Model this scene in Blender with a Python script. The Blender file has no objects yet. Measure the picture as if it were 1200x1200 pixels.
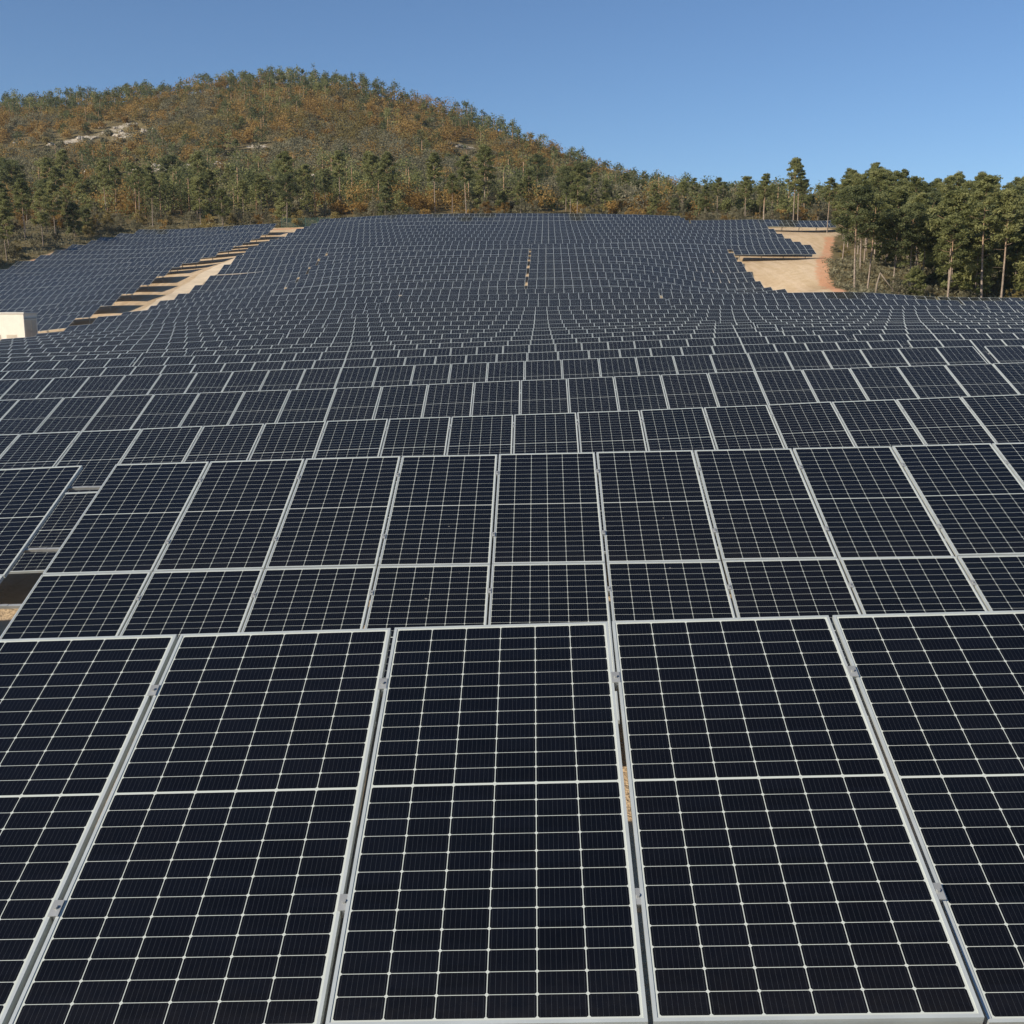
import bpy, math, random
import numpy as np
from mathutils import Vector, Matrix
from mathutils import noise as mnoise

S = bpy.context.scene
COL = S.collection
R = math.radians
rnd = random.Random(11)
rng = np.random.default_rng(7)

# ------------------------------------------------------------------ camera
F = 1255.0
TH = R(10.5)
cd = bpy.data.cameras.new('camera')
cam = bpy.data.objects.new('camera', cd)
COL.objects.link(cam)
cam.location = (0, 0, 0)
cam.rotation_euler = (R(90) - TH, 0, 0)
cd.sensor_fit = 'HORIZONTAL'
cd.sensor_width = 36
cd.lens = 36 * F / 1200
cd.clip_start = 0.1
cd.clip_end = 6000
S.camera = cam

# ------------------------------------------------------------------ light
SUN_EL = R(29)
SUN_DIR = Vector((-0.80, -0.60, 0)).normalized()       # horizontal direction towards the sun
w = bpy.data.worlds.new("World")
S.world = w
w.use_nodes = True
nt = w.node_tree
nt.nodes.clear()
sky = nt.nodes.new('ShaderNodeTexSky')
sky.sky_type = 'NISHITA'
sky.sun_disc = False
sky.sun_elevation = SUN_EL
sky.sun_rotation = math.atan2(SUN_DIR.x, SUN_DIR.y)
sky.altitude = 300
sky.air_density = 0.92
sky.dust_density = 0.0
sky.ozone_density = 6.0
bg = nt.nodes.new('ShaderNodeBackground')
bg.inputs['Strength'].default_value = 0.076
wo = nt.nodes.new('ShaderNodeOutputWorld')
nt.links.new(sky.outputs[0], bg.inputs[0])
nt.links.new(bg.outputs[0], wo.inputs[0])
sd = bpy.data.lights.new('sun', 'SUN')
sd.energy = 4.5
sd.angle = R(0.5)
sd.color = (1.0, 0.90, 0.76)
sun = bpy.data.objects.new('sun', sd)
COL.objects.link(sun)
sv = Vector((SUN_DIR.x * math.cos(SUN_EL), SUN_DIR.y * math.cos(SUN_EL), math.sin(SUN_EL)))
sun.rotation_euler = sv.to_track_quat('Z', 'Y').to_euler()
S.view_settings.view_transform = 'Standard'
S.view_settings.look = 'None'
S.view_settings.gamma = 1
S.view_settings.exposure = 0.55


# ------------------------------------------------------------------ helpers
def tag(o, label=None, cat=None, group=None, kind=None):
    if label: o['label'] = label
    if cat: o['category'] = cat
    if group: o['group'] = group
    if kind: o['kind'] = kind
    return o


def mesh_arr(name, V, Q, mats, mi=None, smooth=False):
    """mesh from an N x 3 vertex array and an M x 4 (or M x 3) face array"""
    V = np.asarray(V, dtype=np.float32)
    Q = np.asarray(Q, dtype=np.int32)
    m = bpy.data.meshes.new(name)
    n = Q.shape[1]
    m.vertices.add(len(V))
    m.vertices.foreach_set('co', V.ravel())
    m.loops.add(Q.size)
    m.loops.foreach_set('vertex_index', Q.ravel())
    m.polygons.add(len(Q))
    m.polygons.foreach_set('loop_start', np.arange(0, Q.size, n, dtype=np.int32))
    m.polygons.foreach_set('loop_total', np.full(len(Q), n, dtype=np.int32))
    for mt in mats: m.materials.append(mt)
    if mi is not None: m.polygons.foreach_set('material_index', np.asarray(mi, dtype=np.int32))
    if smooth: m.polygons.foreach_set('use_smooth', np.ones(len(Q), dtype=bool))
    m.update(calc_edges=True)
    return m


class MB:
    """collects boxes, tubes and quads into one mesh"""
    def __init__(s):
        s.v = []; s.f = []; s.m = []

    def box(s, x0, x1, y0, y1, z0, z1, m=0, mat=None):
        b = len(s.v)
        P = [(x0, y0, z0), (x1, y0, z0), (x1, y1, z0), (x0, y1, z0), (x0, y0, z1), (x1, y0, z1), (x1, y1, z1), (x0, y1, z1)]
        if mat is not None: P = [tuple(mat @ Vector(p)) for p in P]
        s.v += P
        for q in ((0, 3, 2, 1), (4, 5, 6, 7), (0, 1, 5, 4), (1, 2, 6, 5), (2, 3, 7, 6), (3, 0, 4, 7)):
            s.f.append(tuple(b + i for i in q)); s.m.append(m)

    def quad(s, a, b_, c, d, m=0):
        b = len(s.v)
        s.v += [tuple(a), tuple(b_), tuple(c), tuple(d)]
        s.f.append((b, b + 1, b + 2, b + 3)); s.m.append(m)

    def tube(s, pts, rad, n=8, m=0):
        """tapered tube along points; rad is a list"""
        b = len(s.v)
        k = len(pts)
        for i, p in enumerate(pts):
            p = Vector(p)
            t = (Vector(pts[min(i + 1, k - 1)]) - Vector(pts[max(i - 1, 0)])).normalized()
            a = t.orthogonal().normalized() if abs(t.z) < .9 else Vector((1, 0, 0)) - t * t.x
            a.normalize()
            c = t.cross(a)
            for j in range(n):
                an = 2 * math.pi * j / n
                s.v.append(tuple(p + (a * math.cos(an) + c * math.sin(an)) * rad[i]))
        for i in range(k - 1):
            for j in range(n):
                j2 = (j + 1) % n
                s.f.append((b + i * n + j, b + i * n + j2, b + (i + 1) * n + j2, b + (i + 1) * n + j)); s.m.append(m)
        s.f.append(tuple(b + j for j in reversed(range(n)))); s.m.append(m)
        s.f.append(tuple(b + (k - 1) * n + j for j in range(n))); s.m.append(m)

    def sweep(s, pts, ups, wd, hg, m=0):
        """box-section rail along pts"""
        b = len(s.v)
        k = len(pts)
        for i in range(k):
            t = (pts[min(i + 1, k - 1)] - pts[max(i - 1, 0)]).normalized()
            u = ups[i]
            c = t.cross(u).normalized()
            for sx, sz in ((-1, 0), (1, 0), (1, -1), (-1, -1)):
                s.v.append(tuple(pts[i] + c * (sx * wd / 2) + u * (sz * hg)))
        for i in range(k - 1):
            for j in range(4):
                j2 = (j + 1) % 4
                s.f.append((b + i * 4 + j, b + (i + 1) * 4 + j, b + (i + 1) * 4 + j2, b + i * 4 + j2)); s.m.append(m)
        s.f.append((b, b + 1, b + 2, b + 3)); s.m.append(m)
        e = b + (k - 1) * 4
        s.f.append((e + 3, e + 2, e + 1, e)); s.m.append(m)

    def mesh(s, name, mats, smooth=False):
        m = bpy.data.meshes.new(name)
        m.from_pydata(s.v, [], s.f)
        for mt in mats: m.materials.append(mt)
        m.polygons.foreach_set('material_index', s.m)
        if smooth: m.polygons.foreach_set('use_smooth', [True] * len(s.f))
        m.update()
        return m


def obj(name, mesh, parent=None, loc=None):
    o = bpy.data.objects.new(name, mesh)
    COL.objects.link(o)
    if parent: o.parent = parent
    if loc is not None: o.location = loc
    return o


def empty(name, loc):
    o = bpy.data.objects.new(name, None)
    COL.objects.link(o)
    o.location = loc
    o.empty_display_size = .3
    return o


class NT:
    """short-hand for node trees"""
    def __init__(s, name):
        s.mat = bpy.data.materials.new(name)
        s.mat.use_nodes = True
        s.t = s.mat.node_tree
        s.t.nodes.clear()
        s.out = s.n('ShaderNodeOutputMaterial')

    def n(s, typ, **kw):
        x = s.t.nodes.new(typ)
        for k, v in kw.items(): setattr(x, k, v)
        return x

    def set(s, sock, v):
        if v is None: return
        if isinstance(v, bpy.types.NodeSocket): s.t.links.new(v, sock)
        else: sock.default_value = v

    def math(s, op, a, b=None, c=None, clamp=False):
        x = s.n('ShaderNodeMath', operation=op, use_clamp=clamp)
        s.set(x.inputs[0], a); s.set(x.inputs[1], b); s.set(x.inputs[2], c)
        return x.outputs[0]

    def mix(s, f, a, b, blend='MIX'):
        x = s.n('ShaderNodeMix', data_type='RGBA', blend_type=blend)
        s.set(x.inputs[0], f); s.set(x.inputs[6], a); s.set(x.inputs[7], b)
        return x.outputs[2]

    def noise(s, vec, scale, detail=4, rough=.55):
        x = s.n('ShaderNodeTexNoise')
        s.set(x.inputs['Vector'], vec)
        x.inputs['Scale'].default_value = scale
        x.inputs['Detail'].default_value = detail
        x.inputs['Roughness'].default_value = rough
        return x.outputs['Fac']

    def ramp(s, f, stops):
        x = s.n('ShaderNodeValToRGB')
        while len(x.color_ramp.elements) < len(stops): x.color_ramp.elements.new(.5)
        for e, (p, c) in zip(x.color_ramp.elements, stops):
            e.position = p; e.color = (*c, 1) if len(c) == 3 else c
        s.set(x.inputs[0], f)
        return x.outputs[0]

    def bsdf(s, col, rough=.6, metal=0., spec=.5, normal=None):
        x = s.n('ShaderNodeBsdfPrincipled')
        s.set(x.inputs['Base Color'], col if isinstance(col, bpy.types.NodeSocket) else (*col, 1))
        s.set(x.inputs['Roughness'], rough)
        s.set(x.inputs['Metallic'], metal)
        s.set(x.inputs['Specular IOR Level'], spec)
        s.set(x.inputs['Normal'], normal)
        s.t.links.new(x.outputs[0], s.out.inputs[0])
        return x

    def bump(s, h, strength, dist):
        x = s.n('ShaderNodeBump')
        x.inputs['Strength'].default_value = strength
        x.inputs['Distance'].default_value = dist
        s.set(x.inputs['Height'], h)
        return x.outputs[0]

    def obco(s):
        return s.n('ShaderNodeTexCoord').outputs['Object']

    def pos(s):
        return s.n('ShaderNodeNewGeometry').outputs['Position']

    def rand(s):
        return s.n('ShaderNodeObjectInfo').outputs['Random']


# ------------------------------------------------------------------ materials
PW, PH, GAP = 1.048, 2.108, 0.020
PIT = PW + GAP
FR = 0.013          # frame lip


def mat_cells():
    m = NT('solar_cells')
    sp = m.n('ShaderNodeSeparateXYZ')
    m.t.links.new(m.obco(), sp.inputs[0])
    x, y = sp.outputs[0], sp.outputs[1]
    yy = m.math('MULTIPLY', y, -1)                    # 0 at the top edge
    x0 = FR + .007
    cw = (PW - 2 * x0) / 6
    half = (PH / 2) - x0 - .0045
    ch = half / 12
    # distance to the nearest cell edge across
    fx = m.math('DIVIDE', m.math('SUBTRACT', x, x0), cw)
    fx = m.math('FRACT', m.math('ADD', fx, 10))
    dx = m.math('MULTIPLY', m.math('MINIMUM', fx, m.math('SUBTRACT', 1, fx)), cw)
    # mirrored about the middle bar
    dm = m.math('SUBTRACT', m.math('ABSOLUTE', m.math('SUBTRACT', yy, PH / 2)), .0045)
    fy = m.math('FRACT', m.math('ADD', m.math('DIVIDE', dm, ch), 10))
    dy = m.math('MULTIPLY', m.math('MINIMUM', fy, m.math('SUBTRACT', 1, fy)), ch)
    lx = m.math('LESS_THAN', dx, .0015)
    ly = m.math('LESS_THAN', dy, .0011)
    cham = m.math('LESS_THAN', m.math('ADD', dx, dy), .0085)
    # a chamfer only on alternate horizontal gaps (half-cut cells)
    mid = m.math('LESS_THAN', dm, 0)
    e1 = m.math('LESS_THAN', x, x0)
    e2 = m.math('GREATER_THAN', x, PW - x0)
    e3 = m.math('GREATER_THAN', m.math('ABSOLUTE', m.math('SUBTRACT', yy, PH / 2)), PH / 2 - x0)
    g = lx
    for q in (ly, cham, mid, e1, e2, e3): g = m.math('MAXIMUM', g, q)
    # fine busbars running up each cell
    fb = m.math('FRACT', m.math('MULTIPLY', fx, 9))
    db = m.math('MULTIPLY', m.math('ABSOLUTE', m.math('SUBTRACT', fb, .5)), cw / 9)
    bus = m.math('LESS_THAN', db, .00045)
    # each cell a slightly different blue-black
    vx = m.n('ShaderNodeCombineXYZ')
    m.set(vx.inputs[0], m.math('FLOOR', m.math('DIVIDE', m.math('SUBTRACT', x, x0), cw)))
    m.set(vx.inputs[1], m.math('FLOOR', m.math('DIVIDE', yy, ch)))
    m.set(vx.inputs[2], m.math('MULTIPLY', m.rand(), 97))
    wn = m.n('ShaderNodeTexWhiteNoise', noise_dimensions='3D')
    m.t.links.new(vx.outputs[0], wn.inputs[0])
    cell = m.mix(wn.outputs[0], (.0016, .0026, .0046, 1), (.0028, .0042, .0076, 1))
    cell = m.mix(m.math('MULTIPLY', m.rand(), .55), cell, (.0040, .0038, .0052, 1))
    c = m.mix(m.math('MULTIPLY', bus, .38), cell, (.08, .088, .10, 1))
    c = m.mix(g, c, (.46, .49, .45, 1))
    # thin dust film
    d = m.noise(m.pos(), 1.3, 5)
    d2 = m.noise(m.pos(), 26, 3)
    dust = m.math('MULTIPLY', m.math('MULTIPLY', d, d2), .010)
    c = m.mix(dust, c, (.42, .36, .28, 1))
    low = m.math('POWER', m.math('DIVIDE', yy, PH), 14)
    c = m.mix(m.math('MULTIPLY', m.math('MULTIPLY', low, d2), .02), c, (.40, .34, .26, 1))
    vo = m.n('ShaderNodeTexVoronoi'); m.set(vo.inputs['Vector'], m.pos()); vo.inputs['Scale'].default_value = 2.2
    spot = m.math('LESS_THAN', m.math('ADD', vo.outputs['Distance'], m.math('MULTIPLY', d2, .05)), .046)
    c = m.mix(m.math('MULTIPLY', spot, .30), c, (.45, .43, .38, 1))
    b = m.bsdf(c, rough=m.math('ADD', m.math('MULTIPLY', d, .10), .09), spec=.36)
    b.inputs['IOR'].default_value = 1.40
    return m.mat


def mat_simple(name, col, rough, metal=0., var=.12, scale=6, spec=.5, bump=0.):
    m = NT(name)
    n = m.noise(m.obco(), scale, 5)
    lo = tuple(c * (1 - var) for c in col); hi = tuple(min(1, c * (1 + var)) for c in col)
    c = m.ramp(n, [(.3, lo), (.7, hi)])
    nm = m.bump(m.noise(m.obco(), scale * 8, 4), .4, bump) if bump else None
    m.bsdf(c, rough, metal, spec, nm)
    return m.mat


def mat_leaf(name, ramp, scale=.6):
    m = NT(name)
    ge = m.n('ShaderNodeNewGeometry')
    n = m.noise(ge.outputs['Position'], scale, 3)
    r = m.math('ADD', m.math('MULTIPLY', n, .6), m.math('MULTIPLY', m.rand(), .4))
    at = m.n('ShaderNodeAttribute'); at.attribute_name = 'tint'
    r = m.math('ADD', m.math('MULTIPLY', r, .65), m.math('MULTIPLY', at.outputs['Fac'], .35))
    c = m.ramp(r, ramp)
    b = m.bsdf(c, .65, 0, .25)
    tr = m.n('ShaderNodeBsdfTranslucent')
    m.t.links.new(c, tr.inputs[0])
    mx = m.n('ShaderNodeMixShader')
    mx.inputs[0].default_value = .5
    m.t.links.new(b.outputs[0], mx.inputs[1]); m.t.links.new(tr.outputs[0], mx.inputs[2])
    m.t.links.new(mx.outputs[0], m.out.inputs[0])
    return m.mat


def mat_bark():
    m = NT('pine_bark')
    sp = m.n('ShaderNodeSeparateXYZ')
    m.t.links.new(m.obco(), sp.inputs[0])
    n = m.noise(m.obco(), 3.5, 5)
    low = m.ramp(n, [(.3, (.15, .115, .09)), (.7, (.36, .29, .23))])
    up = m.ramp(n, [(.3, (.25, .15, .09)), (.7, (.42, .28, .175))])
    f = m.math('DIVIDE', m.math('SUBTRACT', sp.outputs[2], 4.0), 5.0, clamp=True)
    m.bsdf(m.mix(f, low, up), .9, 0, .2, m.bump(m.noise(m.obco(), 14, 4), .6, .03))
    return m.mat


def mat_ground():
    m = NT('site_ground')
    p = m.pos()
    def A(nm):
        a = m.n('ShaderNodeAttribute'); a.attribute_name = nm
        return a.outputs['Fac']
    big = m.noise(p, .09, 5); med = m.noise(p, .9, 6, .65); fine = m.noise(p, 7, 4, .7)
    v = m.math('ADD', m.math('MULTIPLY', big, .35), m.math('ADD', m.math('MULTIPLY', med, .4), m.math('MULTIPLY', fine, .25)))
    dirt = m.ramp(v, [(.30, (.34, .235, .135)), (.50, (.47, .35, .215)), (.68, (.58, .46, .31))])
    # wheel and rain marks running down the slope
    mp = m.n('ShaderNodeMapping')
    mp.inputs['Rotation'].default_value = (0, 0, R(-16))
    mp.inputs['Scale'].default_value = (1.4, .10, .3)
    m.t.links.new(p, mp.inputs[0])
    rn = m.noise(mp.outputs[0], 1.0, 4)
    dirt = m.mix(m.math('MULTIPLY', m.ramp(rn, [(.45, (0, 0, 0)), (.62, (1, 1, 1))]), .45), dirt, (.60, .47, .33, 1))
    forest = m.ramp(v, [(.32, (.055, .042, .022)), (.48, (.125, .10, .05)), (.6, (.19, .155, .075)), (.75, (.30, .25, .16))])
    red = m.ramp(v, [(.35, (.40, .19, .10)), (.6, (.56, .32, .19))])
    rock = m.ramp(med, [(.35, (.24, .20, .14)), (.6, (.46, .41, .33))])
    edge = m.math('SUBTRACT', med, .5)
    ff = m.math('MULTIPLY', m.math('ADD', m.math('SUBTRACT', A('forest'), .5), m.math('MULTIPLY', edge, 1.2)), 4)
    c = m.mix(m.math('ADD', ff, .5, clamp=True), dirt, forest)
    rf = m.math('MULTIPLY', m.math('ADD', m.math('SUBTRACT', A('red'), .5), m.math('MULTIPLY', edge, 1.6)), 4)
    c = m.mix(m.math('ADD', rf, .5, clamp=True), c, red)
    kf = m.math('MULTIPLY', m.math('ADD', m.math('SUBTRACT', A('rock'), .55), m.math('MULTIPLY', edge, 2.2)), 5)
    c = m.mix(m.math('ADD', kf, .5, clamp=True), c, rock)
    m.bsdf(c, .95, 0, .1, m.bump(m.math('ADD', fine, m.math('MULTIPLY', med, 2)), .7, .10))
    return m.mat


M = {}
M['cells'] = mat_cells()
M['alu'] = mat_simple('anodised_aluminium', (.50, .535, .52), .40, .35, .10, 5)
M['galv'] = mat_simple('galvanised_steel', (.36, .37, .36), .5, .45, .18, 9)
M['backsheet'] = mat_simple('backsheet', (.55, .56, .57), .6, 0, .03)
M['needle'] = mat_leaf('pine_needles', [(.25, (.125, .138, .050)), (.5, (.235, .245, .092)), (.78, (.34, .335, .14))])
M['needle_dark'] = mat_leaf('dark_needles', [(.25, (.080, .096, .042)), (.5, (.155, .172, .072)), (.78, (.24, .25, .11))])
M['oak_rust'] = mat_leaf('rust_leaves', [(.25, (.15, .088, .026)), (.5, (.32, .20, .060)), (.78, (.46, .32, .115))])
M['oak_gold'] = mat_leaf('gold_leaves', [(.25, (.14, .115, .038)), (.5, (.27, .215, .075)), (.78, (.39, .31, .12))])
M['scrub'] = mat_leaf('olive_scrub', [(.25, (.12, .11, .060)), (.5, (.21, .195, .115)), (.78, (.31, .28, .18))])
M['bark'] = mat_bark()
M['ground'] = mat_ground()
M['cabin'] = mat_simple('cream_render', (.80, .74, .62), .8, 0, .05, 1.5, .3)
M['cabin_door'] = mat_simple('beige_door', (.58, .50, .38), .6, .0, .05, 3)
M['roof'] = mat_simple('cabin_roof', (.70, .66, .58), .8, 0, .08, 2)
M['rock'] = mat_simple('limestone', (.42, .37, .295), .95, 0, .35, 1.1, .1, .08)
M['road'] = mat_simple('compacted_gravel', (.56, .46, .33), .95, 0, .14, .5, .1, .02)
M['green_mesh'] = mat_simple('green_fence_paint', (.03, .085, .065), .5, 0, .1)
M['dead'] = mat_simple('grey_dead_wood', (.22, .18, .135), .9, 0, .25, 4, .1, .02)

# ------------------------------------------------------------------ terrain from measured lines
CT, ST = math.cos(TH), math.sin(TH)
PSI = .0313
EX = Vector((math.cos(PSI), -math.sin(PSI), 0))
EY = Vector((math.sin(PSI), math.cos(PSI), 0))
TILT = R(21.4)


def ray(px, py):
    xn = (px - 600) / F; yn = (600 - py) / F
    return np.array((xn, CT + yn * ST, -ST + yn * CT))


# heights of the panel rows: row -> list of (column, line) sightings of the row's top edge
ROWS = {
    1: [(0, 750), (206, 742.5), (456, 736), (710, 728.5), (968, 720), (1200, 714)],
    2: [(0, 549), (142, 544), (320, 538), (586, 531.5), (820, 528), (1046, 522.5), (1180, 519)],
    3: [(0, 510), (170, 502), (315, 496), (530, 488), (675, 484), (970, 471), (1200, 462)],
    4: [(0, 469), (150, 463), (395, 455), (600, 446), (885, 435), (1160, 426)],
    5: [(0, 445), (107, 441), (360, 432), (617, 423), (900, 412.7), (1093, 406.7), (1190, 405)],
    6: [(13, 434.7), (160, 429), (400, 421), (617, 413.3), (900, 403), (1061, 398.7), (1180, 397.5)],
    7: [(0, 425), (104, 420.7), (360, 413), (617, 404), (925, 393), (1115, 390.6), (1200, 390)],
    8: [(0, 419), (145, 414), (360, 407), (617, 398.5), (915, 388), (1028, 386), (1187, 384.5)],
    9: [(0, 414.7), (153, 411), (380, 402.5), (617, 393.5), (911, 383.5), (1080, 381.3)],
    10: [(40, 408.3), (309, 396.7), (617, 387.8), (900, 380), (1080, 378)],
    11: [(40, 403.7), (337, 390.5), (617, 384.8), (1080, 376)],
    12: [(40, 400), (361, 384.7), (617, 380), (905, 374.5), (1080, 373)],
    13: [(40, 397.3), (382, 379), (617, 375.5), (905, 370.7), (1080, 369.8)],
    14: [(40, 394.5), (398, 373), (617, 368.5), (905, 366.2), (1080, 366.4)],
    15: [(47, 391), (120, 385), (420, 368), (617, 364.3), (905, 362.7), (1080, 362.7), (1200, 362.5)],
    16: [(82, 382), (200, 372), (430, 362.5), (617, 359.8), (905, 358), (1080, 358), (1200, 358)],
    17: [(120, 370.7), (210, 366), (450, 354.5), (617, 351.5), (905, 350.7), (1080, 350.9), (1200, 352.5)],
    18: [(145, 366), (300, 354), (450, 347), (617, 344), (760, 342.5), (905, 343.5), (1080, 347.3), (1200, 349)],
    19: [(168, 359.3), (330, 346), (617, 338.8), (900, 341.5)],
    20: [(191, 352.3), (340, 338), (617, 328), (760, 330), (902, 336.7)],
    21: [(211, 344.3), (360, 329.5), (617, 319.7), (760, 322), (889, 329.7)],
    22: [(230, 334.3), (380, 319), (617, 309.5), (760, 311), (878, 318.7)],
    23: [(248, 323), (390, 309), (617, 300.5), (867, 306.7)],
    24: [(262.5, 310.3), (400, 299), (617, 292), (858, 297)],
    25: [(276.7, 299.3), (400, 290.5), (617, 286), (800, 285.5), (945, 287)],
    26: [(290, 290), (400, 285.5), (617, 281.7), (933, 283.3)],
    27: [(302.7, 284.7), (420, 280), (617, 277.5), (922.3, 279.5)],
    28: [(314.7, 281), (430, 276), (617, 273.5), (912, 274)],
    29: [(325.3, 278), (440, 272.5), (617, 270), (903.3, 268.3)],
    30: [(335.3, 272.7), (617, 266.5), (880, 264.5)],
    31: [(345, 268.3), (617, 263), (880, 261)],
    32: [(353, 265.7), (617, 259.3), (770, 258), (890, 257.2), (962, 258.8)],
    33: [(360.7, 262), (617, 255), (850, 255.6)],
    34: [(368.7, 257), (447, 252.5), (617, 250), (740, 251.3), (850, 255.0)],
}
WEST = {   # the block of rows beyond the road
    19: [(20, 376), (93, 368)], 20: [(20, 365), (119.5, 356.5)], 21: [(20, 355), (143.5, 344)],
    22: [(20, 344.5), (168, 331)], 23: [(15, 334), (186, 321.5)], 24: [(15, 325), (203, 312)],
    25: [(2, 316), (219, 302)], 26: [(23, 306), (240, 297)], 27: [(48, 299), (259, 291)],
    28: [(67, 293), (277, 284.2)], 29: [(87, 286.5), (289, 279)], 30: [(107, 281.5), (298, 275.5)],
    31: [(120, 278.2), (309, 271.5)], 32: [(137, 273), (319, 266.8)], 33: [(165, 268.8), (324, 262)],
}


def t_row(k): return 5.256 if k == 1 else 5.32 + 6.44 * (k - 1)


def y_row(k):
    pts = ROWS.get(k)
    py = float(np.interp(617, [p[0] for p in pts], [p[1] for p in pts])) if pts else 255.
    yn = (600 - py) / F
    return t_row(k) * (CT + yn * ST)


YR = {k: y_row(k) for k in range(1, 35)}
print('rows', YR[18], YR[33], YR[34])
HALF = 2.12 * math.cos(TILT)
DROP = 2.12 * math.sin(TILT) + 1.50
ctrl = []
for tab in (ROWS, WEST):
    for k, pts in tab.items():
        for px, py in pts:
            d = ray(px, py)
            s = YR[k] / (d[1] + PSI * d[0])
            P = d * s
            ctrl.append((P[0] - HALF * PSI, P[1] - HALF, P[2] - DROP))


def gp(px, py, t):        # ground seen at a pixel, t metres along the optical axis
    d = ray(px, py) * t
    ctrl.append(tuple(d))
    return d


for a in ((-120, 335, 165), (-20, 306, 180), (60, 288, 196), (100, 279, 210), (170, 268, 226), (330, 260, 228), (450, 252, 234),
          (600, 249, 238), (750, 251, 238), (880, 256, 232), (960, 262, 222),
          (1020, 345, 128), (1110, 343, 130), (1220, 345, 132), (1000, 300, 165), (1100, 305, 170), (1220, 310, 170), (1000, 268, 205), (1100, 270, 230), (1250, 275, 230),
          (960, 303, 150), (962, 326, 135), (972, 338, 124), (967, 275, 186)):
    gp(*a)
HT = [-200, 0, 150, 300, 450, 600, 700, 800, 900, 1050, 1250]
for px, py in zip(HT, (240, 228, 218, 211, 214, 224, 234, 242, 249, 258, 266)): gp(px, py, 300)
for px, py in zip(HT, (190, 176, 164, 153, 160, 188, 215, 236, 250, 264, 275)): gp(px, py, 390)
CREST = [(-200, 140, 500), (-80, 133, 500), (0, 128, 500), (150, 120, 500), (250, 110, 500), (340, 99, 500), (430, 110, 490), (500, 127, 475), (560, 145, 460),
         (620, 168, 440), (700, 197, 425), (760, 216, 420), (840, 238, 420), (920, 252, 420), (1050, 266, 430), (1250, 280, 440)]
for px, py, t in CREST:
    d = gp(px, py, t)
    ctrl.append((d[0] * 1.4, d[1] * 1.4, d[2] * .72))
    ctrl.append((d[0] * 2.4, d[1] * 2.4, d[2] * .35))
for a in ((-70, -10, -6.5), (70, -10, -2.5), (0, -60, -5), (-90, 60, -6.8), (100, 60, -1.5), (-120, 120, -3), (130, 110, 2),
          (-300, 0, -12), (300, 0, 0), (0, -300, -12), (-400, 250, 30), (400, 250, 20)):
    ctrl.append(a)
CP = np.array(ctrl)
U = CP[:, :2] / 100.0


def kern(r2): return np.where(r2 > 1e-12, r2 * np.log(r2 + 1e-12), 0.)


n_ = len(CP)
K = kern(((U[:, None] - U[None]) ** 2).sum(-1)) + np.eye(n_) * 2e-6
Pm = np.hstack([np.ones((n_, 1)), U])
A = np.block([[K, Pm], [Pm.T, np.zeros((3, 3))]])
sol = np.linalg.solve(A, np.concatenate([CP[:, 2], np.zeros(3)]))


def ground(X, Y):
    X = np.atleast_1d(np.asarray(X, float)); Y = np.atleast_1d(np.asarray(Y, float))
    sh = np.broadcast(X, Y).shape
    q = np.stack([np.broadcast_to(X, sh).ravel(), np.broadcast_to(Y, sh).ravel()], 1) / 100.0
    out = np.empty(len(q))
    for i in range(0, len(q), 20000):
        c = q[i:i + 20000]
        r2 = ((c[:, None] - U[None]) ** 2).sum(-1)
        out[i:i + 20000] = kern(r2) @ sol[:n_] + sol[n_] + c @ sol[n_ + 1:]
    return out.reshape(sh)


def g1(x, y): return float(ground(x, y)[0])


# ground sheet -----------------------------------------------------------
SITE = [(-120, -80), (-120, 120), (-98, 142), (-85, 160), (-82, 182), (-81, 205), (-78, 222), (-60, 226), (-46, 228), (-38, 229), (0, 228), (40, 225), (62, 218), (60, 198),
        (54.5, 188), (47, 165), (42.9, 152), (39.4, 138), (37.5, 126), (37.5, 120.5), (60, 119.5), (140, 116.5), (140, -80)]
REDL = [[(37, 119), (37.2, 124), (39.2, 138), (42.9, 152), (48, 168), (54.5, 189)], [(-98, 142), (-84, 160), (-81, 182), (-80, 205), (-77, 219)], [(-50, 225.5), (-44, 227)]]


def seg_dist(X, Y, pl):
    d = np.full(X.shape, 1e9)
    for (x0, y0), (x1, y1) in zip(pl[:-1], pl[1:]):
        vx, vy = x1 - x0, y1 - y0
        t = np.clip(((X - x0) * vx + (Y - y0) * vy) / (vx * vx + vy * vy), 0, 1)
        d = np.minimum(d, np.hypot(X - x0 - t * vx, Y - y0 - t * vy))
    return d


def inside(X, Y, poly):
    r = np.zeros(X.shape, bool)
    for (x0, y0), (x1, y1) in zip(poly, poly[1:] + poly[:1]):
        c = ((y0 > Y) != (y1 > Y)) & (X < (x1 - x0) * (Y - y0) / ((y1 - y0) + 1e-9) + x0)
        r ^= c
    return r


def axis(lo, hi, c0, c1, fine, grow):
    a = list(np.arange(c0, c1 + fine / 2, fine))
    s = fine; x = c1
    while x < hi:
        s *= grow; x += s; a.append(x)
    s = fine; x = c0
    while x > lo:
        s *= grow; x -= s; a.insert(0, x)
    return np.array(a)


gx = axis(-1500, 1500, -100, 72, 1.25, 1.05)
gy = axis(-900, 2600, -8, 250, 1.25, 1.045)
GX, GY = np.meshgrid(gx, gy)
GZ = ground(GX, GY)
far = np.clip((np.hypot(GX, GY) - 1100) / 900, 0, 1)
GZ = GZ * (1 - far) + far * 10
GZ = np.clip(GZ, -60, 160)
sd_ = seg_dist(GX, GY, SITE + SITE[:1])
ins = inside(GX, GY, SITE)
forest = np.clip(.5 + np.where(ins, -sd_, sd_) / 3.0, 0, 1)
redd = np.full(GX.shape, 0.)
for pl in REDL: redd = np.maximum(redd, np.clip(1.0 - seg_dist(GX, GY, pl) / 1.5, 0, 1))
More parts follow.
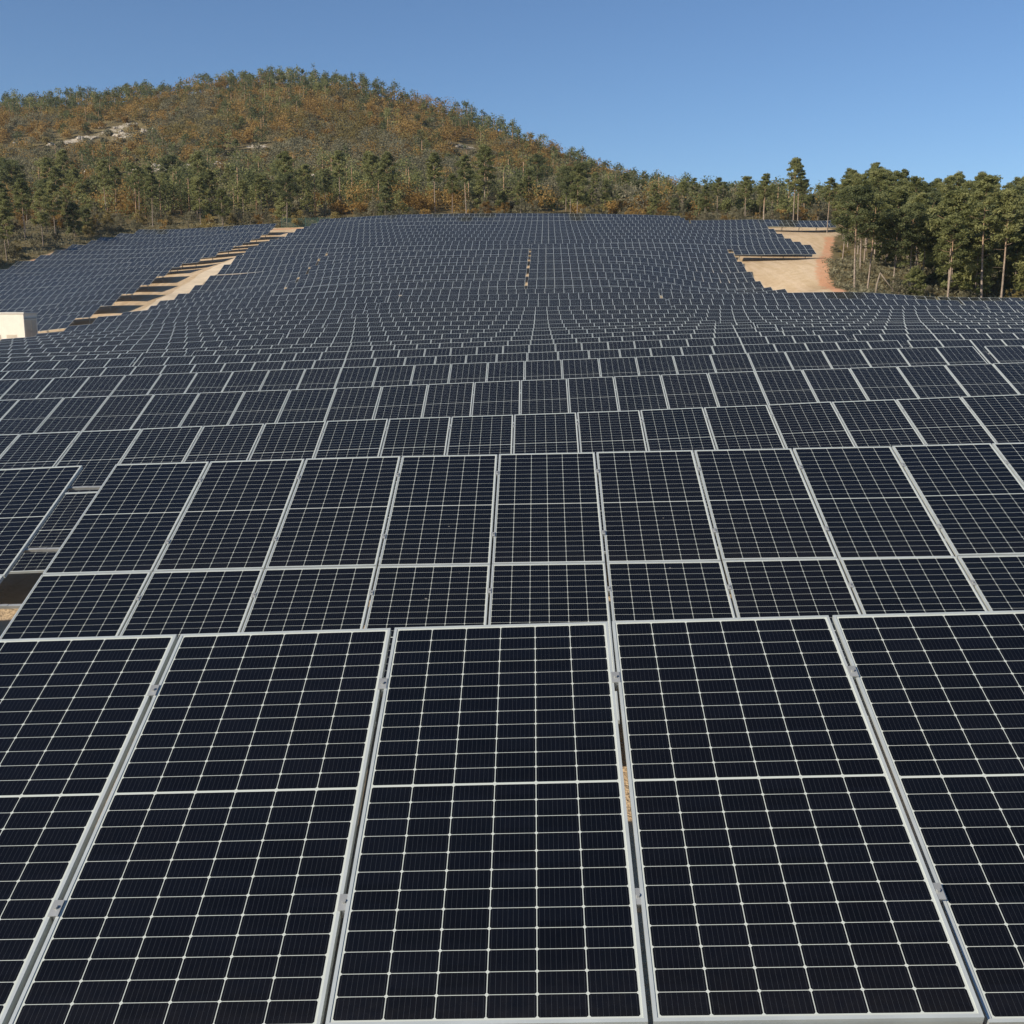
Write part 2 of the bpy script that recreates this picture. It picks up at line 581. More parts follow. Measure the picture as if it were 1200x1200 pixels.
# limestone showing through the hillside
ROCKS = [(85, 166, 395, 9), (140, 152, 410, 7), (150, 163, 398, 10), (120, 160, 400, 8), (215, 196, 330, 12), (180, 196, 332, 9), (88, 196, 335, 8), (250, 197, 330, 8), (35, 200, 330, 7),
         (545, 180, 395, 6), (590, 238, 262, 4), (360, 240, 262, 4), (282, 236, 268, 4), (440, 196, 330, 5), (612, 190, 360, 5), (375, 205, 310, 5), (20, 165, 400, 6), (300, 165, 365, 6)]
rockw = []
for px, py, t, r in ROCKS:
    d = ray(px, py) * t
    rockw.append((d[0], d[1], r))
rock = np.zeros(GX.shape)
for x, y, r in rockw:
    rock = np.maximum(rock, np.clip(1.0 - np.hypot((GX - x) / 1.3, GY - y) / (r * .8), 0, 1))
nx, ny = len(gx), len(gy)
idx = np.arange(nx * ny).reshape(ny, nx)
Q = np.stack([idx[:-1, :-1], idx[:-1, 1:], idx[1:, 1:], idx[1:, :-1]], -1).reshape(-1, 4)
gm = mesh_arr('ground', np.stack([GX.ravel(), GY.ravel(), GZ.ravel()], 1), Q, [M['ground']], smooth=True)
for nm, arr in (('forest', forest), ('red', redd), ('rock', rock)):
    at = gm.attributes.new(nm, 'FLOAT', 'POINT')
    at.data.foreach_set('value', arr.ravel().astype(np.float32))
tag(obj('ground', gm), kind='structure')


# access road between the two blocks
def road(pts, wdt, name):
    V = []; Qs = []
    path = []
    for (x0, y0), (x1, y1) in zip(pts[:-1], pts[1:]):
        n = max(2, int(math.hypot(x1 - x0, y1 - y0) / 1.25))
        for i in range(n): path.append((x0 + (x1 - x0) * i / n, y0 + (y1 - y0) * i / n))
    path.append(pts[-1])
    cols = 6
    for i, (x, y) in enumerate(path):
        a = path[max(i - 1, 0)]; b = path[min(i + 1, len(path) - 1)]
        dx, dy = b[0] - a[0], b[1] - a[1]; l = math.hypot(dx, dy)
        nxv, nyv = dy / l, -dx / l
        ww = wdt * (1 + .10 * math.sin(i * .9) + .06 * math.sin(i * 2.3))
        for j in range(cols):
            u = (j / (cols - 1) - .5) * ww
            px, py = x + nxv * u, y + nyv * u
            V.append((px, py, 0))
    V = np.array(V)
    V[:, 2] = ground(V[:, 0], V[:, 1]) + .05
    for i in range(len(path) - 1):
        for j in range(cols - 1):
            b = i * cols + j
            Qs.append((b, b + 1, b + cols + 1, b + cols))
    return tag(obj(name, mesh_arr(name, V, Qs, [M['road']], smooth=True)), kind='structure')


road([(-47.0, 20), (-46.2, 95), (-46.0, 125), (-45.2, 150), (-44.3, 175), (-43.4, 200), (-42.6, 222)], 2.5, 'access_road')

# ------------------------------------------------------------------ solar tables
def panel_meshes():
    g = MB()
    z = -.003
    g.quad((FR, -PH + FR, z), (PW - FR, -PH + FR, z), (PW - FR, -FR, z), (FR, -FR, z), 0)
    g.quad((FR, -FR, z - .006), (PW - FR, -FR, z - .006), (PW - FR, -PH + FR, z - .006), (FR, -PH + FR, z - .006), 1)
    lam = g.mesh('solar_panel', [M['cells'], M['backsheet']])
    f = MB()
    def ring(f, m):
        o = [(0, 0), (PW, 0), (PW, -PH), (0, -PH)]
        i = [(FR, -FR), (PW - FR, -FR), (PW - FR, -PH + FR), (FR, -PH + FR)]
        c = .0015
        for k in range(4):
            k2 = (k + 1) % 4
            a, b = o[k], o[k2]; p, q = i[k], i[k2]
            f.quad((*a, 0), (*p, 0), (*q, 0), (*b, 0), m)                       # top lip
            f.quad((*a, 0), (*b, 0), (*b, -.035), (*a, -.035), m)               # outer side
            f.quad((*p, 0), (*p, -.035), (*q, -.035), (*q, 0), m)               # inner side
            f.quad((*a, -.035), (*b, -.035), (*q, -.035), (*p, -.035), m)
    ring(f, 0)
    fm = f.mesh('panel_frame', [M['alu']])
    g.m = list(g.m)
    ring(g, 2)
    both = g.mesh('solar_panel_framed', [M['cells'], M['backsheet'], M['alu']])
    c = MB()      # mid clamp bridging two frames
    c.box(-.019, .019, -.035, .035, .0005, .005)
    c.box(-.008, .008, -.030, .030, -.045, .001)
    c.tube([(0, 0, .005), (0, 0, .014)], [.008, .008], 6)
    cm = c.mesh('clamp', [M['galv']])
    p = MB()      # C-section post, one metre tall, to be scaled
    for b in ((-.05, .05, -.035, -.028, 0, 1), (-.05, -.043, -.028, .035, 0, 1), (.043, .05, -.028, .035, 0, 1)): p.box(*b)
    pm = p.mesh('post', [M['galv']])
    r = MB()      # rafter, local y up the slope
    r.box(-.04, .04, -3.95, -.30, -.235, -.228); r.box(-.04, .04, -3.95, -.30, -.125, -.118)
    r.box(-.005, .005, -3.95, -.30, -.228, -.125)
    rm = r.mesh('rafter', [M['galv']])
    return lam, fm, both, cm, pm, rm


LAM, FRM, BOTH, CLAMP, POST, RAFT = panel_meshes()
COUNT = ['zeroth', 'first', 'second', 'third', 'fourth', 'fifth', 'sixth', 'seventh', 'eighth', 'ninth', 'tenth', 'eleventh', 'twelfth', 'thirteenth', 'fourteenth',
         'fifteenth', 'sixteenth', 'seventeenth', 'eighteenth', 'nineteenth', 'twentieth']


def ordn(k):
    if k <= 20: return COUNT[k]
    return 'thirtieth' if k == 30 else ('twenty-' if k < 30 else 'thirty-') + COUNT[k % 10]


def make_table(k, a0, ncol, label, group, off=0.):
    """one rigid table: two panels high, ncol wide, from array coordinate a0, in row k"""
    aj = a0 + np.arange(ncol + 1) * PIT
    Yc = YR[k] + off
    X = aj * EX.x + Yc * EY.x; Y = aj * EX.y + Yc * EY.y
    Z = ground(X - HALF * EY.x, Y - HALF * EY.y) + DROP
    if len(Z) > 6:                                 # the steel evens out the ground
        kk = np.ones(5) / 5
        Zp = np.concatenate([2 * Z[0] - Z[2:0:-1], Z, 2 * Z[-1] - Z[-2:-4:-1]])
        Z = np.convolve(Zp, kk, 'valid')
    mid = ncol // 2
    base = Vector((X[mid] - HALF * EY.x, Y[mid] - HALF * EY.y, 0))
    base.z = g1(base.x, base.y)
    T = empty('solar_table', base)
    tag(T, label, 'solar table', group)
    near = k <= 4
    fr = []
    for j in range(ncol + 1):
        j0 = max(0, j - 1); j1 = min(ncol, j + 1)
        u = Vector((X[j1] - X[j0], Y[j1] - Y[j0], Z[j1] - Z[j0])).normalized()
        ys = EY * math.cos(TILT) + Vector((0, 0, math.sin(TILT)))
        ys = (ys - u * ys.dot(u)).normalized()
        n = u.cross(ys)
        fr.append((Vector((X[j], Y[j], Z[j])) - base, u, ys, n))
    for j in range(ncol):
        P, u, ys, n = fr[j]
        P1 = fr[j + 1][0]
        u = (P1 - P).normalized()
        ys = (ys - u * ys.dot(u)).normalized(); n = u.cross(ys)
        for r in range(2):
            o = P - ys * (r * (PH + GAP))
            m = Matrix((u, ys, n)).transposed().to_4x4()
            m.translation = o
            m = m @ Matrix.Rotation(R(rnd.gauss(0, .16)), 4, 'X') @ Matrix.Rotation(R(rnd.gauss(0, .16)), 4, 'Y')
            p = obj('solar_panel', LAM if near else BOTH, T)
            p.matrix_local = m
            if near: obj('frame', FRM, p)
            if k <= 3 and j:
                px = (P + base)
                for v in ((.42, 1.62) if r == 0 else (.42, 1.62)):
                    if abs(px.x) < px.y * .6 + 1.5:
                        c = obj('clamp', CLAMP, T)
                        mc = Matrix((u, ys, n)).transposed().to_4x4()
                        mc.translation = o - ys * v - u * (GAP / 2)
                        c.matrix_local = mc
    # rails along the table
    for v in (.42, 1.62, 2.55, 3.75):
        pts = [f[0] - f[2] * v - f[3] * .037 for f in fr]
        ov = .19 if k < 5 or off > 0 or aj[0] < -60 else .04
        pts[0] = pts[0] - fr[0][1] * (.04 if k >= 5 else .2)
        pts[-1] = pts[-1] + fr[-1][1] * ov
        mb = MB(); mb.sweep(pts, [f[3] for f in fr], .03, .03)
        obj('rail', mb.mesh('rail', [M['galv']]), T)
    step = 3
    js = list(range(1, ncol, step))
    if js[-1] < ncol - 1: js.append(ncol - 1)
    for j in js:
        P, u, ys, n = fr[j]
        m = Matrix((u, ys, n)).transposed().to_4x4(); m.translation = P
        rf = obj('rafter', RAFT, T); rf.matrix_local = m
        top = P - ys * 1.75 - n * .20
        wx, wy = top.x + base.x, top.y + base.y
        h = top.z - (g1(wx, wy) - base.z) + .15
        ps = obj('post', POST, T)
        ps.matrix_local = Matrix.Translation((top.x, top.y, top.z - h)) @ Matrix.Diagonal((1, 1, h, 1))
        b = MB()
        q0 = P - ys * 3.1 - n * .23; q1 = Vector((top.x, top.y - .03, top.z - h + .55 + .15))
        b.tube([q0, q1], [.03, .03], 6)
        obj('brace', b.mesh('brace', [M['galv']]), T)
    return T


def wrow(k): return 'the %s row from the camera' % ordn(k)


GRP = 'solar tables standing in long rows'
W27 = 27 * PIT - GAP
for k in range(1, 35):
    if k == 1:
        segs = [(-1.805 - 6 * PIT, 15, 'long solar table filling the bottom of the picture, nearest the camera')]
    elif k == 2:
        segs = [(-4.78, 14, 'solar table just behind the nearest one, right of the narrow gap with rails showing'),
                (-4.78 - .36 - 9 * PIT, 9, 'solar table at the left edge beside the narrow gap, directly behind the nearest table')]
    elif k <= 19:
        segs = []
        if k >= 5: segs.append((-16.95 - W27, 27, 'solar table left of the left gap in %s' % wrow(k)))
        segs.append((-16.6, 27, 'middle solar table of %s' % wrow(k)))
        if k >= 5: segs.append((12.55, 27 if (k <= 18) else 13, 'solar table right of the right gap in %s' % wrow(k)))
        if 10 <= k <= 18: segs.append((12.9 + W27, 14, 'solar table farthest right in %s, running out of frame' % wrow(k)))
        if 8 <= k <= 14: segs.append((-17.3 - W27 - 14 * PIT, 14, 'solar table farthest left in %s, running out of frame' % wrow(k)))
    else:
        segs = [(-46.66, 13, 'short solar table beside the sandy road in %s' % wrow(k)),
                (-32.45, 28, 'solar table left of the centre gap in %s' % wrow(k)),
                (-2.2, 27, 'solar table right of the centre gap in %s' % wrow(k))]
        if k > 25:
            segs = [(-46.66, 13, segs[0][2]),
                    (-46.66 + 13 * PIT, 28, 'left of the two long solar tables in %s' % wrow(k)),
                    (-46.66 + 41 * PIT, 28, 'right of the two long solar tables in %s' % wrow(k))]
        if 25 <= k <= 31: segs.append((27.35, 11, 'short solar table at the right end of %s' % wrow(k)))
        if k == 32: segs.append((27.35, 25, 'solar table reaching right to the wood in %s' % wrow(k)))
        if k >= 33: segs[0] = (-46.66 + (k - 33) * .3, 13, segs[0][2])
    sh = (.05 - (k - 3) * .036) if 3 <= k <= 16 else {17: -.22, 18: -.23, 19: .42}.get(k, 0)
    for a0, n, lab in segs:
        make_table(k, a0 + sh, n, lab, GRP)

# west block: its right ends follow the road, its left ends the trees
for k, pts in WEST.items():
    d = ray(*pts[-1]); s = YR[k] / (d[1] + PSI * d[0])
    aR = (d[0] * s - YR[k] * EY.x) / EX.x
    px0 = pts[0][0]
    if k < 25: px0 = -40
    d = ray(px0, pts[0][1]); s = YR[k] / (d[1] + PSI * d[0])
    aL = (d[0] * s - YR[k] * EY.x) / EX.x
    n = max(8, int(round((aR - aL) / PIT)))
    make_table(k, aR - n * PIT, n, 'solar table across the road at left, level with %s' % wrow(k), 'solar tables beyond the sandy road')

#--TREES--
# ------------------------------------------------------------------ trees
def quads_at(C, size, rs, flat=.0, aspect=.5):
    """randomly turned leaf-sized quads round the points C"""
    n = len(C)
    a = rs.normal(size=(n, 3)); a[:, 2] *= (1 - flat); a /= np.linalg.norm(a, axis=1)[:, None]
    b = rs.normal(size=(n, 3)); b -= a * (a * b).sum(1)[:, None]; b /= np.linalg.norm(b, axis=1)[:, None]
    s = (size * rs.uniform(.6, 1.35, n))[:, None]
    a = a * s; b = b * s * aspect
    V = np.stack([C - a * .5 - b * .35, C + a * .5 - b * .5, C + a * .42 + b * .5, C - a * .5 + b * .4], 1).reshape(-1, 3)
    return V


def crown_mesh(name, clumps, per, size, mat, seed, flat=.0, aspect=.5):
    """clumps: (x, y, z, rx, rz); leaves lie mostly in each clump's outer shell"""
    rs = np.random.default_rng(seed)
    Vs = []; tint = []
    for (x, y, z, rx, rz) in clumps:
        n = int(per * rs.uniform(.7, 1.3))
        d = rs.normal(size=(n, 3)); d /= np.linalg.norm(d, axis=1)[:, None]
        rad = rs.uniform(.08, 1.25, n) ** .75
        C = d * rad[:, None] * np.array([rx, rx, rz]) + np.array([x, y, z])
        Vs.append(quads_at(C, size, rs, flat, aspect))
        tint.append(np.full(n * 4, rs.uniform(0, 1)))
    V = np.concatenate(Vs); Q = np.arange(len(V)).reshape(-1, 4)
    m = mesh_arr(name, V, Q, [mat])
    at = m.attributes.new('tint', 'FLOAT', 'POINT')
    at.data.foreach_set('value', np.concatenate(tint).astype(np.float32))
    return m


def pine(seed, H, c0, spread, mat, nb=26, per=150, size=.27, lean=.0, n=7):
    """tall pine: bare tapering trunk, limbs, tufted crown from c0*H upwards"""
    r = random.Random(seed)
    mb = MB()
    lx, ly = r.uniform(-1, 1) * lean, r.uniform(-1, 1) * lean
    bx, by = r.uniform(-.25, .25), r.uniform(-.25, .25)
    def axis_at(z):
        f = z / H
        return Vector((lx * f * H + bx * math.sin(f * 3), ly * f * H + by * math.sin(f * 2.4), z))
    zs = [-.4, .3, H * .2, H * .4, H * .6, H * .8, H * .97]
    r0 = .0085 * H + .025
    mb.tube([axis_at(z) for z in zs], [r0 * 1.25, r0, r0 * .86, r0 * .72, r0 * .55, r0 * .33, r0 * .08], n)
    clumps = []
    for i in range(nb):
        f = (i + r.random()) / nb
        z = H * (c0 + (1 - c0) * f * .96)
        an = i * 2.4 + r.uniform(-.5, .5)
        prof = (math.sin(math.pi * (.16 + .80 * f)) ** .7) * (1 - .25 * f)
        L = spread * prof * r.uniform(.55, 1.15)
        p0 = axis_at(z)
        up = .25 + .5 * f + r.uniform(-.1, .2)
        p2 = p0 + Vector((math.cos(an) * L, math.sin(an) * L, L * up * .8))
        p1 = p0.lerp(p2, .5) + Vector((0, 0, -.08 * L))
        mb.tube([p0, p1, p2], [r0 * .26, r0 * .17, r0 * .05], 4)
        cr = r.uniform(.55, 1.0) * (.33 * spread + .25) * (1 - .3 * f)
        clumps.append((p2.x, p2.y, p2.z + .1, cr, cr * r.uniform(.45, .7)))
        if r.random() < .75:
            q = p0.lerp(p2, r.uniform(.45, .75)) + Vector((r.uniform(-.4, .4), r.uniform(-.4, .4), .15))
            clumps.append((q.x, q.y, q.z, cr * .75, cr * .42))
    t = axis_at(H * .97)
    clumps.append((t.x, t.y, t.z, .5 * spread * .5, .8))
    clumps.append((t.x + r.uniform(-.3, .3), t.y, t.z - .7, .3 * spread + .2, .7))
    # dead stubs below the crown
    for i in range(r.randint(3, 7)):
        z = H * r.uniform(c0 * .45, c0)
        an = r.uniform(0, 6.3); L = r.uniform(.4, 1.5)
        p0 = axis_at(z)
        mb.tube([p0, p0 + Vector((math.cos(an) * L, math.sin(an) * L, L * r.uniform(-.2, .4)))], [r0 * .14, r0 * .04], 4)
    return mb.mesh('trunk', [M['bark']], True), crown_mesh('crown', clumps, per, size, mat, seed, .35, .42)


def oak(seed, H, W, mat, nc=16, per=70, size=.26, dens=1.):
    r = random.Random(seed)
    mb = MB()
    r0 = .02 * H + .02
    top = Vector((r.uniform(-.3, .3), r.uniform(-.3, .3), H * .45))
    mb.tube([Vector((0, 0, -.3)), Vector((top.x * .4, top.y * .4, H * .2)), top], [r0 * 1.2, r0, r0 * .7], 7)
    clumps = []
    for i in range(nc):
        an = r.uniform(0, 6.3); f = r.uniform(.22, 1)
        rr = W * .5 * math.sqrt(max(0, 1 - ((f - .5) / .58) ** 2)) * r.uniform(.35, 1.0)
        p = Vector((math.cos(an) * rr, math.sin(an) * rr, H * f * .93))
        if i % 2 == 0: mb.tube([top * .8, top.lerp(p, .6), p], [r0 * .4, r0 * .22, r0 * .07], 4)
        cr = r.uniform(.7, 1.2) * W * .17
        clumps.append((p.x, p.y, p.z, cr, cr * .8))
    return mb.mesh('trunk', [M['dead']], True), crown_mesh('crown', clumps, int(per * dens), size, mat, seed, .1, .7)


PINES = [  # tall, crown high
    pine(1, 13.0, .52, 2.1, M['needle'], 26), pine(2, 14.2, .40, 2.5, M['needle'], 32), pine(3, 11.5, .55, 2.3, M['needle'], 24, lean=.03),
    pine(4, 13.6, .36, 2.5, M['needle'], 32), pine(5, 12.4, .48, 3.0, M['needle_dark'], 28), pine(6, 10.5, .30, 2.3, M['needle'], 28),
    pine(7, 14.8, .58, 2.3, M['needle'], 22, lean=.04)]
YOUNG = [pine(21, 6.5, .08, 1.9, M['needle'], 30, 80, .30), pine(22, 8.5, .10, 2.2, M['needle_dark'], 36, 80, .32), pine(23, 5.0, .05, 1.7, M['needle'], 24, 80, .28)]
OAKS = [oak(31, 5.2, 4.6, M['oak_rust']), oak(32, 4.2, 4.4, M['oak_rust'], 14), oak(33, 4.8, 4.6, M['oak_gold']), oak(34, 6.0, 5.0, M['scrub'], 18, 70, .26, .8), oak(35, 3.2, 4.4, M['scrub'], 14), oak(36, 3.6, 4.2, M['oak_gold'], 13)]
BARE = [oak(41, 5.5, 4.0, M['scrub'], 14, 16, .22), oak(42, 6.5, 4.4, M['scrub'], 16, 14, .22)]

taken = []


def free(x, y, dmin):
    for (a, b) in taken[-900:]:
        if abs(a - x) < dmin and abs(b - y) < dmin and (a - x) ** 2 + (b - y) ** 2 < dmin * dmin: return False
    return True


def in_rock(x, y):
    return any((math.hypot((x - a) / 1.2, y - b) < r * .75 or (abs(x - a) < r * .9 and b - 13 < y < b)) for a, b, r in rockw)


def plant(proto, name, x, y, s, label, cat, group, sz=None):
    e = empty(name, (x, y, g1(x, y) - .1))
    e.rotation_euler = (0, 0, rnd.uniform(0, 6.283))
    e.scale = (s, s, s * (sz or 1))
    tag(e, label, cat, group)
    obj('trunk', proto[0], e); obj('crown', proto[1], e)
    taken.append((x, y))
    return e


def at_px(px, t, h=0):
    """ground position seen in column px at depth t"""
    x = (px - 600) / F * t
    return x, t * 1.028


def near_site(x, y, d):
    return bool(inside(np.array([x]), np.array([y]), SITE)[0]) or float(seg_dist(np.array([x]), np.array([y]), SITE + SITE[:1])[0]) < d


# singled-out trees
SPECIAL = [
    (928, 214, PINES[0], .92, 'lone tall pine with a bare pale trunk, standing against the sky behind the top row', 1.10),
    (893, 220, PINES[6], .62, 'slim ragged pine against the sky just left of the lone tall pine', 1.0),
    (872, 224, PINES[2], .80, 'rounded pine against the sky, second to the left of the lone tall pine', 1.0),
    (568, 236, PINES[1], 1.02, 'big pine with a thick bare trunk behind the middle of the top row', 1.0),
    (336, 232, PINES[3], 1.02, 'tall pine at the upper end of the sandy road', 1.0),
    (968, 200, PINES[6], .66, 'leaning pale-trunked pine at the corner of the right wood', 1.0),
    (1178, 123, PINES[0], .98, 'pale-trunked pine at the front edge of the right wood, near the frame', 1.0),
    (1155, 123, PINES[6], .95, 'tall bare-trunked pine in front of the right wood, beside a dark gap', 1.0),
    (1115, 125, PINES[2], 1.05, 'leaning pine trunk in front of the shady hollow of the right wood', 1.0),
    (1004, 124, PINES[4], .92, 'front pine with a pinkish trunk at the left end of the right wood', 1.0)]
for px, t, pr, s, lab, szz in SPECIAL:
    x, y = at_px(px, t)
    plant(pr, 'pine_tree', x, y, s, lab, 'pine tree', None, szz)
x, y = at_px(1076, 124)
plant(YOUNG[2], 'pine_tree', x, y, .72, 'low bushy young pine in front of the right wood', 'pine tree', None)

# broken trunk
x, y = at_px(1029, 120.5)
mb = MB()
mb.tube([(0, 0, -.3), (.12, 0, 1.4), (.45, .1, 2.6)], [.12, .11, .09], 7)
mb.tube([(.40, .1, 2.65), (1.3, 0, 1.5), (2.5, -.2, .1)], [.08, .06, .03], 6)
tag(obj('snapped_trunk', mb.mesh('snapped_trunk', [M['dead']], True), None, (x, y, g1(x, y))), 'bare snapped tree trunk with its top folded down to the ground', 'dead tree')

# right wood
GP_R = 'pines of the right wood'
GP_B = 'pines along the foot of the hill'
GP_W = 'pines left of the solar field'
cnt = 0; tries = 0
while cnt < 178 and tries < 9000:
    tries += 1
    x = rnd.uniform(38, 120); y = rnd.uniform(123.5, 225)
    if abs(x) > y * .54 + 4: continue
    if near_site(x, y, 1.2): continue
    d = float(seg_dist(np.array([x]), np.array([y]), [(36, 117), (39, 138), (43, 152), (54, 188), (60, 210)])[0])
    front = y < 131
    if d < 4 and rnd.random() < .7: continue
    if not free(x, y, 2.7): continue
    if y > 150 and rnd.random() < .25: continue
    pr = rnd.choice((PINES[0], PINES[2], PINES[1], PINES[4], PINES[3], PINES[6]) if y < 137 else PINES)
    fill = 127 < y < 175 and rnd.random() < .38
    if fill: pr = rnd.choice(YOUNG[:2])
    plant(pr, 'pine_tree', x, y, rnd.uniform(1.0, 1.3) if fill else rnd.uniform(.68, .84), 'green pine packed among others in the dense wood at the right', 'pine tree', GP_R)
    cnt += 1
# belt at the foot of the hill
cnt = 0; tries = 0
while cnt < 100 and tries < 9000:
    tries += 1
    y = rnd.uniform(231, 274); x = rnd.uniform(-y * .5, y * .36)
    if x < -y * .5 or near_site(x, y, 2.5 + rnd.random() * 4) or in_rock(x, y): continue
    px = 600 + F * x / y
    if 350 < px < 410 and y < 245: continue
    if 845 < px and y < 238: continue
    if not free(x, y, 3.6): continue
    pr = rnd.choice(PINES) if rnd.random() < .75 else rnd.choice(YOUNG[:2])
    sc_ = rnd.uniform(.66, .98) if px < 680 else rnd.uniform(.42, .62)
    plant(pr, 'pine_tree', x, y, sc_, 'green pine in the belt between the solar rows and the hill', 'pine tree', GP_B)
    cnt += 1
# west side
cnt = 0; tries = 0
while cnt < 38 and tries < 9000:
    tries += 1
    y = rnd.uniform(138, 226); x = -rnd.uniform(73, y * .53 + 6)
    if near_site(x, y, 2.0) or not free(x, y, 3.4): continue
    pr = rnd.choice(PINES) if rnd.random() < .75 else YOUNG[1]
    plant(pr, 'pine_tree', x, y, rnd.uniform(.60, .86), 'dark green pine in the wood beyond the left edge of the panels', 'pine tree', GP_W)
    cnt += 1

def name_front(objs, n, key, fmt):
    fr = sorted(objs, key=key)[:n]
    fr.sort(key=lambda o: o.location.x / o.location.y)
    for i, o in enumerate(fr):
        o['label'] = fmt % (COUNT[i + 1] if i < 20 else ordn(i + 1))
        if 'group' in o: del o['group']


def group_of(g): return [o for o in COL.objects if o.get('group') == g and o.parent is None]


name_front(group_of(GP_R), 24, lambda o: o.location.y, 'tall pine in the front line of the right wood, %s from the left')
name_front(group_of(GP_B), 29, lambda o: o.location.y + abs(o.location.x) * .1, 'pine right behind the top solar rows, %s from the left along the belt')
name_front(group_of(GP_W), 14, lambda o: float(seg_dist(np.array([o.location.x]), np.array([o.location.y]), SITE + SITE[:1])[0]), 'pine standing at the left edge of the panels, %s from the left')

# shrubs and small oaks along the edges and on the near slope
SHR = [('rust-leaved small oak in the line of bushes behind the solar rows', 0), ('rust-leaved low oak bush at the foot of the hill', 1),
       ('yellow-green bush at the edge of the wood', 2), ('grey-olive bush at the edge of the wood', 3), ('low grey-olive scrub bush at the edge of the wood', 4), ('small yellowing bush behind the solar rows', 5)]
cnt = 0; tries = 0
while cnt < 230 and tries < 12000:
    tries += 1
    z = rnd.random()
    if z < .28: x = rnd.uniform(38, 72); y = rnd.uniform(117.5, 190)
    elif z < .72: y = rnd.uniform(224, 240); x = rnd.uniform(-y * .5, y * .30)
    else: y = rnd.uniform(138, 240); x = -rnd.uniform(60, y * .52 + 3)
    if abs(x) > y * .55 or near_site(x, y, .8 if z < .72 else 2.2) or not free(x, y, 1.5): continue
    i = rnd.choice((3, 4, 4, 2)) if z < .28 else rnd.choice((0, 1, 2, 3, 3, 4, 4, 5))
    if z >= .72: i = rnd.choice((2, 3, 4, 4))
    plant(OAKS[i], 'shrub', x, y, rnd.uniform(.22, .48) if z < .28 else rnd.uniform(.35, .75), SHR[i][0], 'shrub', 'bushes of kind %s' % ('rust', 'low rust', 'yellow-green', 'grey-olive', 'low grey-olive', 'small yellow')[i])
    cnt += 1

# the rest of the hillside: thousands of small trees that read as one mass
def stuff_trees(name, spots, mat, label, cat, tall):
    Vs = []; tint = []
    TV = MB()
    rs = np.random.default_rng(len(spots))
    X = np.array([s[0] for s in spots]); Y = np.array([s[1] for s in spots]); G = ground(X, Y)
    for i, (x, y, H, W) in enumerate(spots):
        D = math.hypot(x, y)
        nc = int(9 + 4 * rs.random()) if D > 330 else 14
        per = 30 if D > 330 else 42
        size = (.36 if D < 330 else .44)
        tz = rs.uniform(0, 1)
        for c in range(nc):
            f = rs.uniform(0, 1)
            if tall:
                zc = H * (.14 + .80 * f); rr = W * .5 * (1.05 - .70 * f) * rs.uniform(.2, 1)
                cr, cz = W * .26 * (1.15 - .5 * f), W * .17
            else:
                zc = H * (.25 + .65 * f); rr = W * .5 * math.sqrt(max(.05, 1 - (f - .35) ** 2 * 2)) * rs.uniform(.2, .95)
                cr, cz = W * .24, W * .2
            an = rs.uniform(0, 6.3)
            C0 = np.array([x + math.cos(an) * rr, y + math.sin(an) * rr, G[i] + zc])
            d = rs.normal(size=(per, 3)); d /= np.linalg.norm(d, axis=1)[:, None]
            C = C0 + d * (rs.uniform(.1, 1.35, per) ** .8)[:, None] * np.array([cr, cr, cz])
            Vs.append(quads_at(C, size, rs, .3, .6))
            tint.append(np.full(per * 4, .7 * tz + .3 * rs.uniform(0, 1)))
        if tall: TV.tube([(x, y, G[i] - .3), (x, y, G[i] + H * .85)], [.022 * H, .008 * H], 4, 1)
    V = np.concatenate(Vs); nq = len(V) // 4
    tq = np.array([f for f in TV.f if len(f) == 4], dtype=np.int32).reshape(-1, 4) + len(V)
    Q = np.arange(len(V)).reshape(-1, 4)
    tn = np.concatenate(tint)
    if len(tq):
        V = np.concatenate([V, np.array(TV.v)]); Q = np.concatenate([Q, tq])
        tn = np.concatenate([tn, np.zeros(len(TV.v))])
    m = mesh_arr(name, V, Q, [mat, M['bark']], np.concatenate([np.zeros(nq), np.ones(len(tq))]).astype(np.int32))
    at = m.attributes.new('tint', 'FLOAT', 'POINT')
    at.data.foreach_set('value', tn.astype(np.float32))
    tag(obj(name, m), label, cat, None, 'stuff')


def crest_t(px): return float(np.interp(px, [c[0] for c in CREST], [c[2] for c in CREST]))


